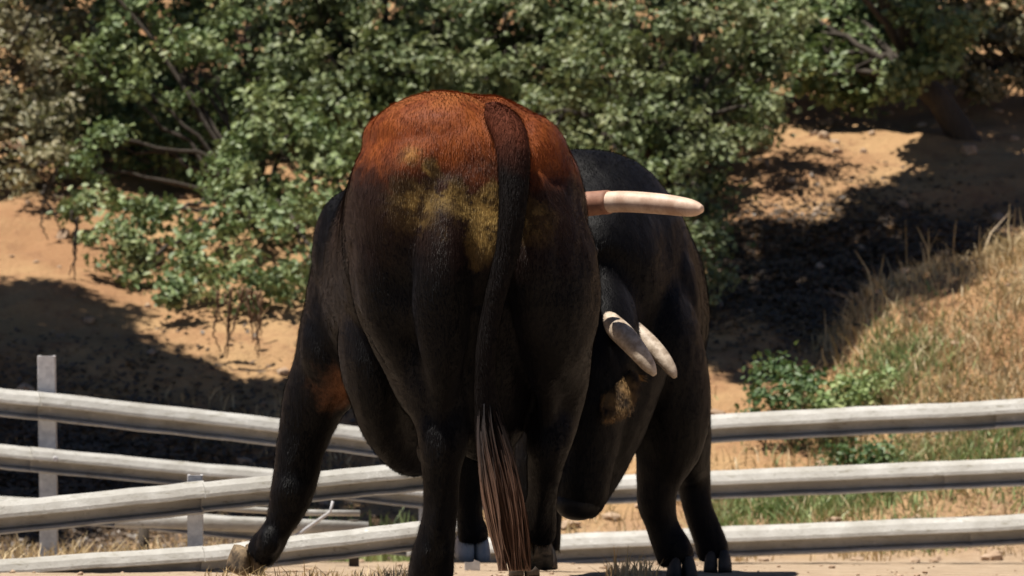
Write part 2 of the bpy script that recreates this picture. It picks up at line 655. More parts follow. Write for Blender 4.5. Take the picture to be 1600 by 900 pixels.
def bull_a():
    bm = bmesh.new()
    trunk = [((-.115, 13.735, 1.04), .09, .11), ((-.115, 13.77, 1.04), .20, .21), ((-.125, 13.86, 1.045), .295, .295),
             ((-.13, 14.0, 1.045), .337, .335), ((-.135, 14.18, 1.015), .342, .375), ((-.15, 14.42, .965), .345, .395),
             ((-.165, 14.65, .88), .365, .41), ((-.19, 14.9, .83), .38, .42), ((-.215, 15.12, .83), .37, .42),
             ((-.20, 15.33, .87), .30, .37), ((-.14, 15.48, .95), .22, .30), ((-.05, 15.58, .98), .17, .23), ((.02, 15.66, .98), .12, .16)]
    add_loft(bm, catmull(trunk, 5), n=32, power=2.15)
    # hooks, pin bones and tail head
    add_ell(bm, P(612, 222, 14.12), (.085, .15, .085))      # hook bones
    add_ell(bm, P(838, 236, 14.12), (.08, .15, .085))
    add_ell(bm, P(690, 212, 13.99), (.20, .22, .125))        # rump muscle
    add_ell(bm, P(822, 250, 13.97), (.12, .18, .13))
    add_ell(bm, P(702, 300, 13.80), (.055, .07, .075))       # pin bones
    add_ell(bm, P(832, 304, 13.82), (.05, .07, .075))
    add_loft(bm, pxsecs([(768, 165, 14.2, 14, 14), (774, 172, 14.0, 22, 18), (782, 190, 13.86, 26, 22), (795, 225, 13.78, 20, 20)]), n=14)
    # hamstrings: two heads with a groove between, running down to the hock
    add_loft(bm, pxsecs([(700, 300, 13.82, 34, 40), (694, 400, 13.77, 42, 50), (690, 480, 13.79, 40, 50), (692, 560, 13.82, 30, 44), (690, 630, 13.85, 17, 26), (692, 684, 13.85, 15, 16)]), n=16)
    add_loft(bm, pxsecs([(612, 290, 13.98, 36, 60), (600, 390, 13.94, 44, 70), (610, 480, 13.95, 42, 70), (634, 560, 13.95, 30, 50), (668, 630, 13.92, 16, 26)]), n=16)
    add_loft(bm, pxsecs([(833, 305, 13.84, 32, 40), (836, 400, 13.79, 38, 48), (842, 480, 13.83, 38, 46), (852, 560, 13.92, 28, 40), (858, 630, 13.98, 16, 24), (858, 680, 13.99, 14, 15)]), n=16)
    # points of the hock, tendons, dewclaws
    add_ell(bm, P(692, 680, 13.855), (.030, .035, .040))
    add_ell(bm, P(858, 676, 14.0), (.026, .032, .036))
    add_loft(bm, pxsecs([(692, 690, 13.85, 12, 14), (692, 740, 13.855, 10, 12), (688, 790, 13.87, 10, 12), (682, 838, 13.89, 13, 14)]), n=12)
    add_loft(bm, pxsecs([(858, 685, 13.99, 10, 12), (852, 740, 14.02, 9, 11), (846, 790, 14.08, 10, 11), (842, 822, 14.13, 12, 13)]), n=12)
    for q in ((668, 858), (697, 858)):
        add_ell(bm, P(q[0], q[1], 13.90), (.016, .020, .024))
    add_ell(bm, P(668, 700, 13.95), (.030, .035, .05))
    # knee of the braced foreleg, elbow, forearm muscle
    add_ell(bm, P(458, 762, 15.09), (.052, .05, .06))
    add_ell(bm, P(520, 545, 15.0), (.10, .10, .13))
    add_ell(bm, P(420, 848, 15.10), (.040, .05, .045))
    # shoulder blade
    add_ell(bm, P(548, 400, 15.0), (.12, .16, .20))
    # buttocks and thighs
    add_loft(bm, pxsecs([(655, 300, 14.02, 86, 110), (642, 400, 14.04, 88, 125), (650, 490, 14.05, 80, 130), (668, 560, 14.02, 62, 105),
                         (684, 615, 13.95, 52, 78), (691, 655, 13.92, 40, 52), (692, 695, 13.89, 35, 44), (690, 735, 13.90, 27, 34),
                         (688, 790, 13.92, 25, 29), (682, 840, 13.94, 28, 31), (677, 872, 13.96, 31, 34), (673, 905, 13.99, 34, 40)]), n=22)
    add_loft(bm, pxsecs([(835, 300, 13.98, 58, 100), (856, 400, 13.98, 68, 125), (862, 480, 14.02, 68, 135), (868, 550, 14.08, 53, 105),
                         (872, 610, 14.10, 42, 78), (865, 655, 14.08, 35, 55), (857, 695, 14.03, 31, 42), (851, 740, 14.08, 24, 32),
                         (846, 785, 14.14, 22, 28), (842, 820, 14.18, 26, 30), (838, 845, 14.19, 26, 26)]), n=22)
    # inner thigh, cod and belly
    add_loft(bm, pxsecs([(750, 430, 13.95, 90, 90), (752, 520, 14.05, 85, 110), (755, 600, 14.15, 75, 120), (760, 650, 14.25, 50, 90), (760, 690, 14.3, 20, 40)]), n=18)
    add_loft(bm, pxsecs([(640, 420, 14.7, 20, 50), (610, 480, 14.62, 45, 90), (592, 530, 14.56, 58, 110), (600, 590, 14.60, 52, 120), (632, 628, 14.7, 48, 110), (672, 655, 14.85, 40, 80),
                         (705, 665, 15.0, 20, 50)]), n=18)
    # left foreleg braced far out to the left
    add_loft(bm, pxsecs([(600, 330, 15.15, 25, 60), (565, 410, 15.1, 64, 100), (535, 500, 15.1, 58, 105), (522, 570, 15.12, 58, 85), (490, 630, 15.13, 46, 58), (472, 690, 15.13, 36, 42),
                         (462, 745, 15.13, 33, 37), (452, 785, 15.13, 29, 32), (434, 825, 15.14, 22, 24), (415, 855, 15.15, 25, 26),
                         (404, 872, 15.16, 24, 24)]), n=20)
    # brisket
    add_loft(bm, pxsecs([(735, 540, 15.2, 40, 70), (750, 620, 15.2, 50, 80), (768, 690, 15.2, 36, 60), (780, 740, 15.2, 20, 30)]), n=16)
    # right foreleg under the body
    add_loft(bm, pxsecs([(720, 480, 15.2, 70, 100), (722, 600, 15.2, 55, 70), (728, 690, 15.2, 35, 40), (730, 750, 15.2, 30, 33),
                         (733, 800, 15.21, 20, 22), (738, 835, 15.22, 24, 25), (740, 850, 15.22, 22, 22)]), n=18)
    # head, beyond the rump: turned to the right
    add_loft(bm, catmull([((-.02, 15.58, 1.0), .13, .13), ((.05, 15.68, .97), .135, .15), ((.10, 15.80, .87), .12, .14), ((.14, 15.90, .74), .09, .11),
                          ((.17, 15.97, .62), .08, .085), ((.18, 15.99, .57), .05, .05)], 5), n=20)
    me = fuse('body', bm, OA)
    body = link('body', me, mat_coat('coat_brown_black', OA, True), bullA)
    fur(body, 230000, .015, 3)
    hoof(bullA, OA, P(672, 928, 14.0), 0.1, 0, M['hoof'])
    hoof(bullA, OA, P(834, 868, 14.20), -0.1, -0.75, M['hoof_tan'], 1.1)
    hoof(bullA, OA, P(388, 893, 15.17), 0.5, 0, M['hoof_tan'])
    hoof(bullA, OA, P(740, 871, 15.23), 0.3, 0, M['hoof_grey'], 1.05)
    horn(bullA, OA, [P(895, 322, 15.60), P(925, 318, 15.58), P(975, 315, 15.52), P(1035, 319, 15.46), P(1080, 325, 15.42), P(1097, 327, 15.40)],
         [.036, .034, .033, .032, .027, .012], M['horn'], M['horn_base'])
    horn(bullA, OA, [(-.07, 15.57, 1.05), (-.16, 15.58, 1.08), (-.27, 15.64, 1.10), (-.36, 15.74, 1.10), (-.40, 15.8, 1.10)],
         [.036, .036, .034, .026, .012], M['horn'], M['horn_base'])
    ear(bullA, OA, (.12, 15.66, .93), (.27, 15.66, .90), .05, M['ear_black'])
    ear(bullA, OA, (-.08, 15.66, .95), (-.22, 15.72, .92), .05, M['ear_black'])
    for x in (.0, .21):
        bm = bmesh.new()
        add_ell(bm, Vector((x, 15.80 if x > .1 else 15.83, .87)), (.02, .02, .02))
        link('eye', bm_mesh('eye', bm, OA), M['eye'], bullA)
    bm = bmesh.new()
    add_ell(bm, Vector((.175, 15.99, .585)), (.07, .045, .05))
    link('nose', bm_mesh('nose', bm, OA), M['nose'], bullA)
    # tail
    bm = bmesh.new()
    rows = [(770, 176, 13.92, 22, 16), (790, 196, 13.77, 24, 19), (801, 230, 13.69, 24, 19), (803, 280, 13.66, 22, 19), (800, 335, 13.64, 19, 17),
            (793, 390, 13.64, 17, 16), (780, 440, 13.645, 15.5, 15), (768, 490, 13.655, 14.5, 14), (760, 540, 13.66, 14.5, 14), (758, 590, 13.67, 15, 14),
            (762, 640, 13.68, 19, 14), (772, 700, 13.69, 25, 12), (784, 760, 13.69, 26, 12), (793, 815, 13.69, 16, 10), (798, 850, 13.69, 7, 6)]
    add_loft(bm, [(c, a * 1.0, b * 1.0) for c, a, b in pxsecs(rows, 5)], n=16)
    tail = link('tail', bm_mesh('tail', bm, OA), mat_tail(), bullA)
    fur(tail, 16000, .016, 8)
    # brush of long hair
    V, F = [], []
    r = random.Random(5)
    path = [(759, 605), (763, 650), (772, 700), (782, 750), (792, 810), (799, 862), (803, 892)]
    for i in range(2400):
        t0 = r.uniform(0, .55)
        L = r.uniform(.45, 1.0)
        off = max(-1.7, min(1.7, r.gauss(0, .9)))
        offd = r.gauss(0, 1)
        end = min(1.0, t0 + L)
        base = len(V)
        K = 7
        wv = r.uniform(0, 6)
        for k in range(K):
            t = t0 + (end - t0) * k / (K - 1)
            q = t * (len(path) - 1)
            a = min(int(q), len(path) - 2)
            fx = q - a
            px = path[a][0] * (1 - fx) + path[a + 1][0] * fx
            py = path[a][1] * (1 - fx) + path[a + 1][1] * fx
            spread = 6 + 19 * math.sin(min(t * 1.15, 1) * math.pi * .72)
            px += off * spread * .72 + 3.0 * math.sin(round(off * 2.5) * 1.7 + t * 9) * t + 1.5 * math.sin(wv + t * 12)
            c = P(px, py, 13.685 + offd * .022 * (spread / 22))
            hw = .0015 * (1 - .6 * k / (K - 1))
            V.append(c + Vector((-hw, 0, 0)))
            V.append(c + Vector((hw, -.003, 0)))
        for k in range(K - 1):
            b0 = base + 2 * k
            F.append((b0, b0 + 1, b0 + 3, b0 + 2))
    V = np.array([list(v - OA) for v in V])
    o = link('tail_brush', np_mesh('tail_brush', V, F), M['brush'], tail)
    o['kind'] = 'stuff'


def mat_tail():
    m, nt, b = new_mat('tail_hair')
    N = NT(nt)
    o = N.obj()
    z = N.sep(o)[2]
    n = N.noise(N.mapv(o, (1, 1, 0.12)), 110, 4, 0.6)
    n2 = N.noise(o, 10, 4)
    col = N.mix(n, (0.003, 0.0026, 0.003), (0.012, 0.009, 0.0085))
    f = N.ss(N.math('ADD', z, N.math('MULTIPLY', N.math('SUBTRACT', n2, .5), .12)), 1.16, 1.30)
    col = N.mix(f, col, (0.085, 0.022, 0.010))
    f = N.ss(N.math('ADD', z, N.math('MULTIPLY', n, .2)), .56, .36)
    col = N.mix(f, col, (0.13, 0.07, 0.045))
    N.link(col, b.inputs['Base Color'])
    b.inputs['Roughness'].default_value = 0.75
    b.inputs['Specular IOR Level'].default_value = 0.1
    N.link(N.bump(n, 0.9, 0.01), b.inputs['Normal'])
    return m


def mat_brush():
    m, nt, b = new_mat('tail_brush_hair')
    N = NT(nt)
    o = N.obj()
    z = N.sep(o)[2]
    rnd = N.add('ShaderNodeNewGeometry').outputs['Random Per Island']
    lo = N.mix(rnd, (0.07, 0.034, 0.022), (0.30, 0.17, 0.115))
    hi = N.mix(rnd, (0.004, 0.0035, 0.004), (0.03, 0.02, 0.018))
    f = N.ss(N.math('ADD', z, N.math('MULTIPLY', rnd, .16)), .54, .34)
    N.link(N.mix(f, hi, lo), b.inputs['Base Color'])
    b.inputs['Roughness'].default_value = 0.55
    return m


M['brush'] = mat_brush()
bull_a()

# ------------------------------------------------------------------ bull B : black, facing the camera behind A
OB = Vector((0.38, 16.9, gz(0.38, 16.9)))
bullB = empty('bull', OB, 'all black bull behind the other one, head lowered with two pale horns', 'bull', 'two fighting bulls')


def bull_b():
    bm = bmesh.new()
    trunk = [((.28, 15.88, .60), .12, .18), ((.27, 15.98, .64), .17, .27), ((.265, 16.1, .70), .25, .40), ((.27, 16.28, .71), .325, .505),
             ((.285, 16.5, .69), .345, .49), ((.31, 16.8, .66), .345, .45), ((.34, 17.15, .65), .335, .42), ((.37, 17.45, .67), .31, .41),
             ((.39, 17.68, .69), .25, .35), ((.40, 17.82, .70), .15, .22)]
    add_loft(bm, catmull(trunk, 5), n=32, power=2.1)
    add_ell(bm, P(905, 300, 16.28), (.17, .2, .14))
    add_ell(bm, P(1035, 500, 16.28), (.13, .16, .30))
    # left foreleg
    add_loft(bm, pxsecs([(985, 400, 16.4, 30, 60), (1010, 460, 16.3, 52, 90), (1030, 530, 16.22, 60, 100), (1048, 620, 16.2, 56, 80), (1045, 690, 16.2, 50, 60), (1030, 745, 16.2, 33, 40), (1026, 785, 16.2, 28, 34),
                         (1036, 825, 16.2, 23, 26), (1052, 862, 16.2, 27, 29), (1058, 880, 16.2, 26, 28)]), n=20)
    # left hind leg further back
    add_loft(bm, pxsecs([(1010, 520, 17.5, 75, 120), (1045, 620, 17.5, 60, 110), (1070, 690, 17.52, 40, 60), (1082, 740, 17.6, 26, 34), (1088, 785, 17.6, 22, 27),
                         (1104, 830, 17.6, 23, 25), (1114, 860, 17.6, 24, 25), (1118, 872, 17.6, 23, 23)]), n=18)
    # right legs
    add_loft(bm, pxsecs([(880, 560, 16.25, 60, 90), (850, 660, 16.25, 46, 55), (835, 740, 16.25, 34, 38), (828, 800, 16.25, 25, 27), (822, 850, 16.25, 28, 28),
                         (820, 872, 16.25, 27, 27)]), n=18)
    add_loft(bm, pxsecs([(900, 540, 17.5, 70, 110), (880, 640, 17.5, 50, 80), (862, 730, 17.6, 26, 32), (855, 800, 17.6, 22, 25), (850, 860, 17.6, 24, 24)]), n=18)
    # head and dewlap
    add_loft(bm, catmull([((.28, 15.93, .72), .12, .13), ((.275, 15.83, .62), .135, .15), ((.265, 15.78, .50), .125, .15), ((.245, 15.75, .36), .105, .125),
                          ((.225, 15.74, .22), .095, .105), ((.212, 15.735, .13), .092, .09), ((.205, 15.74, .08), .065, .065)], 5), n=20)
    add_loft(bm, pxsecs([(985, 560, 15.95, 58, 90), (970, 640, 15.92, 46, 80), (948, 705, 15.9, 38, 70), (928, 755, 15.86, 30, 55), (912, 795, 15.82, 22, 40)]), n=16)
    me = fuse('body', bm, OB)
    fur(link('body', me, mat_coat('coat_black', OB, False), bullB), 90000, .017, 4)
    for (px, py, d, h) in ((1064, 906, 16.18, .1), (1122, 893, 17.58, -.1), (818, 900, 16.22, .1), (849, 888, 17.58, 0)):
        hoof(bullB, OB, P(px, py, d), math.pi + h, 0, M['hoof'], .95)
    horn(bullB, OB, [P(948, 500, 15.74), P(972, 521, 15.66), P(996, 548, 15.60), P(1014, 572, 15.57), P(1023, 586, 15.56)],
         [.034, .036, .031, .022, .008], M['horn_grey'])
    horn(bullB, OB, [P(988, 512, 15.86), P(1012, 534, 15.80), P(1032, 555, 15.76), P(1048, 577, 15.73), P(1055, 590, 15.72)],
         [.028, .029, .026, .019, .007], M['horn_grey'])
    EARB = ear(bullB, OB, P(990, 585, 15.72), P(948, 648, 15.60), .050, M['ear'])
    fur(EARB, 5000, .030, 12)
    ear(bullB, OB, P(885, 540, 15.78), P(835, 560, 15.80), .05, M['ear_black'])
    for px, py in ((985, 640), (880, 640)):
        bm = bmesh.new()
        add_ell(bm, P(px - 8, py, 15.70), (.02, .02, .02))
        link('eye', bm_mesh('eye', bm, OB), M['eye'], bullB)
    bm = bmesh.new()
    add_ell(bm, Vector((.207, 15.70, .11)), (.075, .05, .055))
    link('nose', bm_mesh('nose', bm, OB), M['nose'], bullB)
    bm = bmesh.new()
    add_loft(bm, catmull([((.40, 17.8, .98), .04, .04), ((.41, 17.92, .85), .035, .035), ((.38, 17.93, .6), .026, .026), ((.34, 17.92, .42), .04, .04), ((.32, 17.92, .28), .01, .01)], 5), n=12)
    link('tail', bm_mesh('tail', bm, OB), mat_tail(), bullB)


bull_b()


# ------------------------------------------------------------------ fences
def rail_mesh(a, b, h, origin, seed):
    """rolled rail: sloping face to the camera, undercut, small lower lip"""
    a, b = Vector(a), Vector(b)
    t = (b - a).normalized()
    out = Vector((t.y, -t.x, 0)).normalized()
    if out.y > 0:
        out = -out
    prof = [(-.20, .50), (.10, .50), (.34, .36), (.48, .14), (.50, .03), (.46, .00), (-.12, -.03), (-.14, -.34), (.18, -.39), (.25, -.46), (.22, -.52), (-.20, -.44)]
    r = random.Random(seed)
    n = 26
    bm = bmesh.new()
    rings = []
    bend = [r.gauss(0, .0008) for _ in range(n + 1)]
    for k in range(n + 1):
        c = a.lerp(b, k / n) + Vector((0, 0, sum(bend[max(0, k - 2):k + 1])))
        hh = h * (1 + .012 * math.sin(k * 1.7 + seed))
        rings.append([bm.verts.new(c + out * (p[0] * hh) + Vector((0, 0, p[1] * hh))) for p in prof])
    m = len(prof)
    for x, y in zip(rings, rings[1:]):
        for i in range(m):
            j = (i + 1) % m
            bm.faces.new((x[i], x[j], y[j], y[i]))
    bm.faces.new(rings[0])
    bm.faces.new(list(reversed(rings[-1])))
    return bm_mesh('rail', bm, origin)


def post_mesh(base, h, wdt, origin, lean=0.0):
    """folded U-section post with a cut top"""
    bm = bmesh.new()
    prof = [(-.5, -.35), (.5, -.35), (.5, .45), (.34, .45), (.34, -.2), (-.34, -.2), (-.34, .45), (-.5, .45)]
    rings = []
    for k, z in enumerate((-.12, h * .3, h * .65, h)):
        rings.append([bm.verts.new(Vector(base) + Vector((p[0] * wdt + lean * z, p[1] * wdt, z))) for p in prof])
    m = len(prof)
    for x, y in zip(rings, rings[1:]):
        for i in range(m):
            j = (i + 1) % m
            bm.faces.new((x[i], x[j], y[j], y[i]))
    bm.faces.new(list(reversed(rings[0])))
    bm.faces.new(rings[-1])
    bmesh.ops.bevel(bm, geom=[e for e in bm.edges if e.calc_length() > .1], offset=.003, segments=1, affect='EDGES')
    return bm_mesh('post', bm, origin)


def bolt_mesh(c, origin):
    bm = bmesh.new()
    bmesh.ops.create_cone(bm, cap_ends=True, segments=8, radius1=.012, radius2=.009, depth=.012,
                          matrix=Matrix.Translation(c) @ Matrix.Rotation(math.pi / 2, 4, 'X'))
    return bm_mesh('bolt', bm, origin)


def fence(label, rails, posts):
    o0 = P(*posts[0][:3])
    o0.z = gz(o0.x, o0.y)
    root = empty('rail_fence', o0, label, 'fence', 'low white rail fences')
    for k, (a, b, hpx) in enumerate(rails):
        A, B = P(*a), P(*b)
        h = .86 * hpx * (a[2] + b[2]) / 2 / FPX
        link('rail', rail_mesh(A, B, h, o0, k + len(label)), M['rail'], root, smooth=False)
    for (px, ptop, d, wpx, lean) in posts:
        for (a, b, hpx) in rails:
            if a[0] + 20 < px < b[0] - 20:
                t = (px - a[0]) / (b[0] - a[0])
                c = P(*a).lerp(P(*b), t)
                h = .86 * hpx * d / FPX
                for sx in (-.3, .3):
                    link('bolt', bolt_mesh(c + Vector((sx * h, -.47 * h, .10 * h)), o0), M['post'], root, smooth=False)
        q = P(px, ptop, d)
        g = gz(q.x, q.y)
        link('post', post_mesh((q.x, q.y, g), q.z - g, wpx * d / FPX, o0, lean), M['post'], root, smooth=False)
    return root


# rear fence on the left: three rails, tall pale post
fence('weathered white rail fence on the left with a tall pale post standing above it',
      [((-420, 585, 20.3), (62, 634, 20.42), 50), ((60, 634, 20.4), (700, 704, 20.9), 50),
       ((-420, 672, 20.24), (50, 718, 20.36), 44), ((48, 717, 20.34), (745, 782, 20.84), 44),
       ((-420, 766, 20.18), (120, 800, 20.3), 40), ((118, 800, 20.28), (700, 858, 20.78), 40)],
      [(76, 556, 20.5, 27, -.01), (668, 690, 21.0, 27, 0), (-400, 560, 20.5, 27, 0)])
# front fence on the left: two heavy rails running away to the right
fence('two-rail grey white fence in front on the left behind the foreleg',
      [((-420, 850, 17.3), (318, 777, 17.6), 58), ((316, 777, 17.58), (745, 735, 17.9), 52),
       ((-420, 925, 17.2), (318, 876, 17.5), 52), ((316, 876, 17.48), (745, 826, 17.8), 50)],
      [(305, 742, 17.68, 24, 0), (738, 706, 18.0, 24, 0), (-400, 800, 17.4, 24, 0)])
# fence on the right
fence('three-rail white fence on the right behind the black bull, rising to the right',
      [((840, 683, 20.7), (1560, 647, 20.3), 50), ((1556, 647, 20.28), (2150, 616, 20.0), 50),
       ((700, 776, 20.69), (1480, 742, 20.24), 50), ((1476, 742, 20.22), (2150, 712, 19.94), 50),
       ((640, 868, 20.62), (1520, 830, 20.17), 54), ((1516, 830, 20.15), (2150, 806, 19.87), 54)],
      [(862, 655, 20.85, 27, 0), (1700, 610, 20.5, 27, 0)])


# fallen panel behind the front fence: tube, plank, short bracket
def fallen_panel():
    q = P(440, 830, 19.3)
    q.z = gz(q.x, q.y)
    root = empty('fallen_rail', q, 'pale thin tube and loose plank lying behind the lower left fence', 'rail')
    bm = bmesh.new()
    add_loft(bm, [(P(300, 791, 19.2), .012, .012), (P(380, 796, 19.22), .012, .012), (P(470, 801, 19.25), .012, .012), (P(562, 802, 19.3), .012, .012)], ref=(0, 0, 1), n=10)
    link('tube', bm_mesh('tube', bm, q), M['rail'], root)
    bm = bmesh.new()
    a, b = P(180, 812, 19.35), P(575, 826, 19.45)
    add_loft(bm, [(a, .028, .03), (a.lerp(b, .5), .03, .032), (b, .027, .03)], ref=(0, 0, 1), n=10, power=3.5)
    link('plank', bm_mesh('plank', bm, q), M['rail'], root)
    bm = bmesh.new()
    add_loft(bm, [(P(520, 783, 19.22), .005, .005), (P(516, 800, 19.22), .006, .006), (P(462, 838, 19.25), .008, .008), (P(455, 850, 19.25), .008, .008)], ref=(0, 1, 0), n=8)
    link('bracket', bm_mesh('bracket', bm, q), M['post'], root)
    for px in (225, 553):
        bm = bmesh.new()
        c = P(px, 812, 19.45)
        add_loft(bm, [(Vector((c.x, c.y, gz(c.x, c.y) - .05)), .02, .02), (c, .02, .02)], n=8)
        link('stub', bm_mesh('stub', bm, q), M['bark'], root)


fallen_panel()


# ------------------------------------------------------------------ trees
def leaf_arrays(blobs, per, size, rng, lump=.085, up=.45):
    """blobs: (centre, radius, density) -> leaf quads in clumps over the shell of each blob"""
    C, Nn = [], []
    for c, r, den in blobs:
        c = np.array(c)
        K = max(5, int(den * 4 * math.pi * (r / .115) ** 2 * .19))
        d = rng.normal(size=(K, 3))
        d /= np.linalg.norm(d, axis=1)[:, None]
        rad = r * rng.uniform(.45, 1.08, K) ** .7
        cc = c + d * rad[:, None] * np.array([1.0, 1.0, .85])
        lr = lump * rng.uniform(.6, 1.3, K)
        n = rng.poisson(per, K)
        idx = np.repeat(np.arange(K), n)
        off = rng.normal(size=(len(idx), 3)) * lr[idx][:, None] * np.array([.7, .7, .45])
        C.append(cc[idx] + off)
        nn = d[idx] * .6 + rng.normal(size=(len(idx), 3)) * .6 + np.array([0, 0, up])
        Nn.append(nn)
    C = np.concatenate(C)
    Nn = np.concatenate(Nn)
    Nn /= np.linalg.norm(Nn, axis=1)[:, None]
    m = len(C)
    t = rng.normal(size=(m, 3))
    t -= Nn * (t * Nn).sum(1)[:, None]
    t /= np.linalg.norm(t, axis=1)[:, None]
    s = np.cross(Nn, t)
    L = size * rng.uniform(.6, 1.35, m)[:, None]
    W = L * rng.uniform(.30, .42, m)[:, None]
    fold = Nn * W * .35
    V = np.stack([C - t * L * .5, C + s * W * .9 - t * L * .12 + fold, C + s * W * .55 + t * L * .28 + fold, C + t * L * .5,
                  C - s * W * .55 + t * L * .28 + fold, C - s * W * .9 - t * L * .12 + fold], 1).reshape(-1, 3)
    b = np.arange(m) * 6
    F = np.concatenate([np.stack([b, b + 1, b + 2, b + 3], -1), np.stack([b, b + 3, b + 4, b + 5], -1)])
    return V, F


def tube(bm, pts, r0, r1, n=8, wob=.03, rnd=random):
    pts = [Vector(p) for p in pts]
    secs = []
    K = 5
    for a, b in zip(pts, pts[1:]):
        for k in range(K):
            t = k / K
            secs.append(a.lerp(b, t) + Vector((rnd.gauss(0, wob), rnd.gauss(0, wob), rnd.gauss(0, wob * .5))) * (1 if k else .2))
    secs.append(pts[-1])
    m = len(secs) - 1
    add_loft(bm, [(p, r0 + (r1 - r0) * i / m, r0 + (r1 - r0) * i / m) for i, p in enumerate(secs)], n=n, ref=(1, .3, 0))


def tree(name, label, cat, group, blobs, leaf, base, fork, r0, per=58, size=.042, seed=1, lump=.075, up=.45):
    """blobs as (px,py,d,r[,density]) or (Vector, r[,density])"""
    rng = np.random.default_rng(seed)
    rnd = random.Random(seed)
    B = []
    for b in blobs:
        if isinstance(b[0], Vector):
            B.append((b[0], b[1], b[2] if len(b) > 2 else 1.0))
        else:
            g = ground_at(b[0], min(b[1] + 45, 560)).y
            B.append((P(b[0], b[1], min(b[2], g - b[3] * .5)), b[3], b[4] if len(b) > 4 else 1.0))
    base = Vector(base)
    base.z = gz(base.x, base.y)
    root = empty(name, base, label, cat, group)
    V, F = leaf_arrays(B, per, size, rng, lump, up)
    o = link('crown', np_mesh('crown', V - np.array(base), F), M[leaf], root, smooth=False)
    bm = bmesh.new()
    fork = Vector(fork)
    tube(bm, [base - Vector((0, 0, .15)), base.lerp(fork, .5) + Vector((rnd.gauss(0, .03), rnd.gauss(0, .03), 0)), fork], r0, r0 * .75, 10, .012, rnd)
    link('trunk', bm_mesh('trunk', bm, base), M['bark'], root)
    bm = bmesh.new()
    for i, (c, r, _) in enumerate(B):
        if (c - fork).length > 4.5 or ((c - fork).length > 1.1 and i % 5):
            continue
        mid = fork.lerp(c, .5) + Vector((rnd.gauss(0, .06), rnd.gauss(0, .06), rnd.uniform(0, .12)))
        tube(bm, [fork - Vector((0, 0, .02)), mid, c], r0 * (.28 if (c - fork).length < 1.2 else .24), .006, 7, .02, rnd)
        for _k in range(int(3 + r * 8)):
            d = Vector((rnd.gauss(0, 1), rnd.gauss(0, 1), rnd.gauss(0, 1))).normalized()
            tube(bm, [c.lerp(mid, rnd.uniform(0, .4)), c + d * r * rnd.uniform(.6, 1.0)], .008, .003, 5, .008, rnd)
    link('limb', bm_mesh('limb', bm, base), M['bark'], root)
    return root


def over(px, py, h):
    """canopy point that shades the ground seen at a photo pixel, h metres above it"""
    return ground_at(px, py) + S * h


def ground_at(px, py):
    for k in range(800):
        d = 20.0 + k * .025
        q = P(px, py, d)
        if gz(q.x, q.y) >= q.z:
            break
    return q


S = TO_SUN / TO_SUN.z
G = 'oaks and bushes on the bank'
def back_layer(x0, x1, seed, ymax=400):
    r = random.Random(seed)
    out = []
    for px in range(x0, x1, 62):
        for py in (-10, 45, 100, 150, 200):
            if py > ymax:
                continue
            qx, qy = px + r.uniform(-20, 20), py + r.uniform(-15, 15)
            d = min(28.7, ground_at(qx, qy + 30).y - .15)
            out.append((P(qx, qy, d), .24, .75))
    return out


# olive-grey bush at the left edge
tree('oak_tree', 'pale olive grey leafed oak at the left edge, above the dry earth', 'tree', G,
     [(20, 100, 27.3, .27), (85, 130, 27.3, .22), (-40, 160, 27.3, .3), (30, 195, 27.1, .22), (75, 190, 27.1, .17), (10, 255, 27.0, .22), (65, 265, 27.0, .17),
      (40, 40, 27.5, .26), (-70, 60, 27.5, .3), (110, 60, 27.5, .2), (85, 215, 27.1, .13), (-60, 250, 27.1, .25)] + back_layer(-40, 130, 7, 160),
     'leaf_olive', P(40, 330, 27.1), P(55, 230, 27.2), .045, seed=3, size=.040)
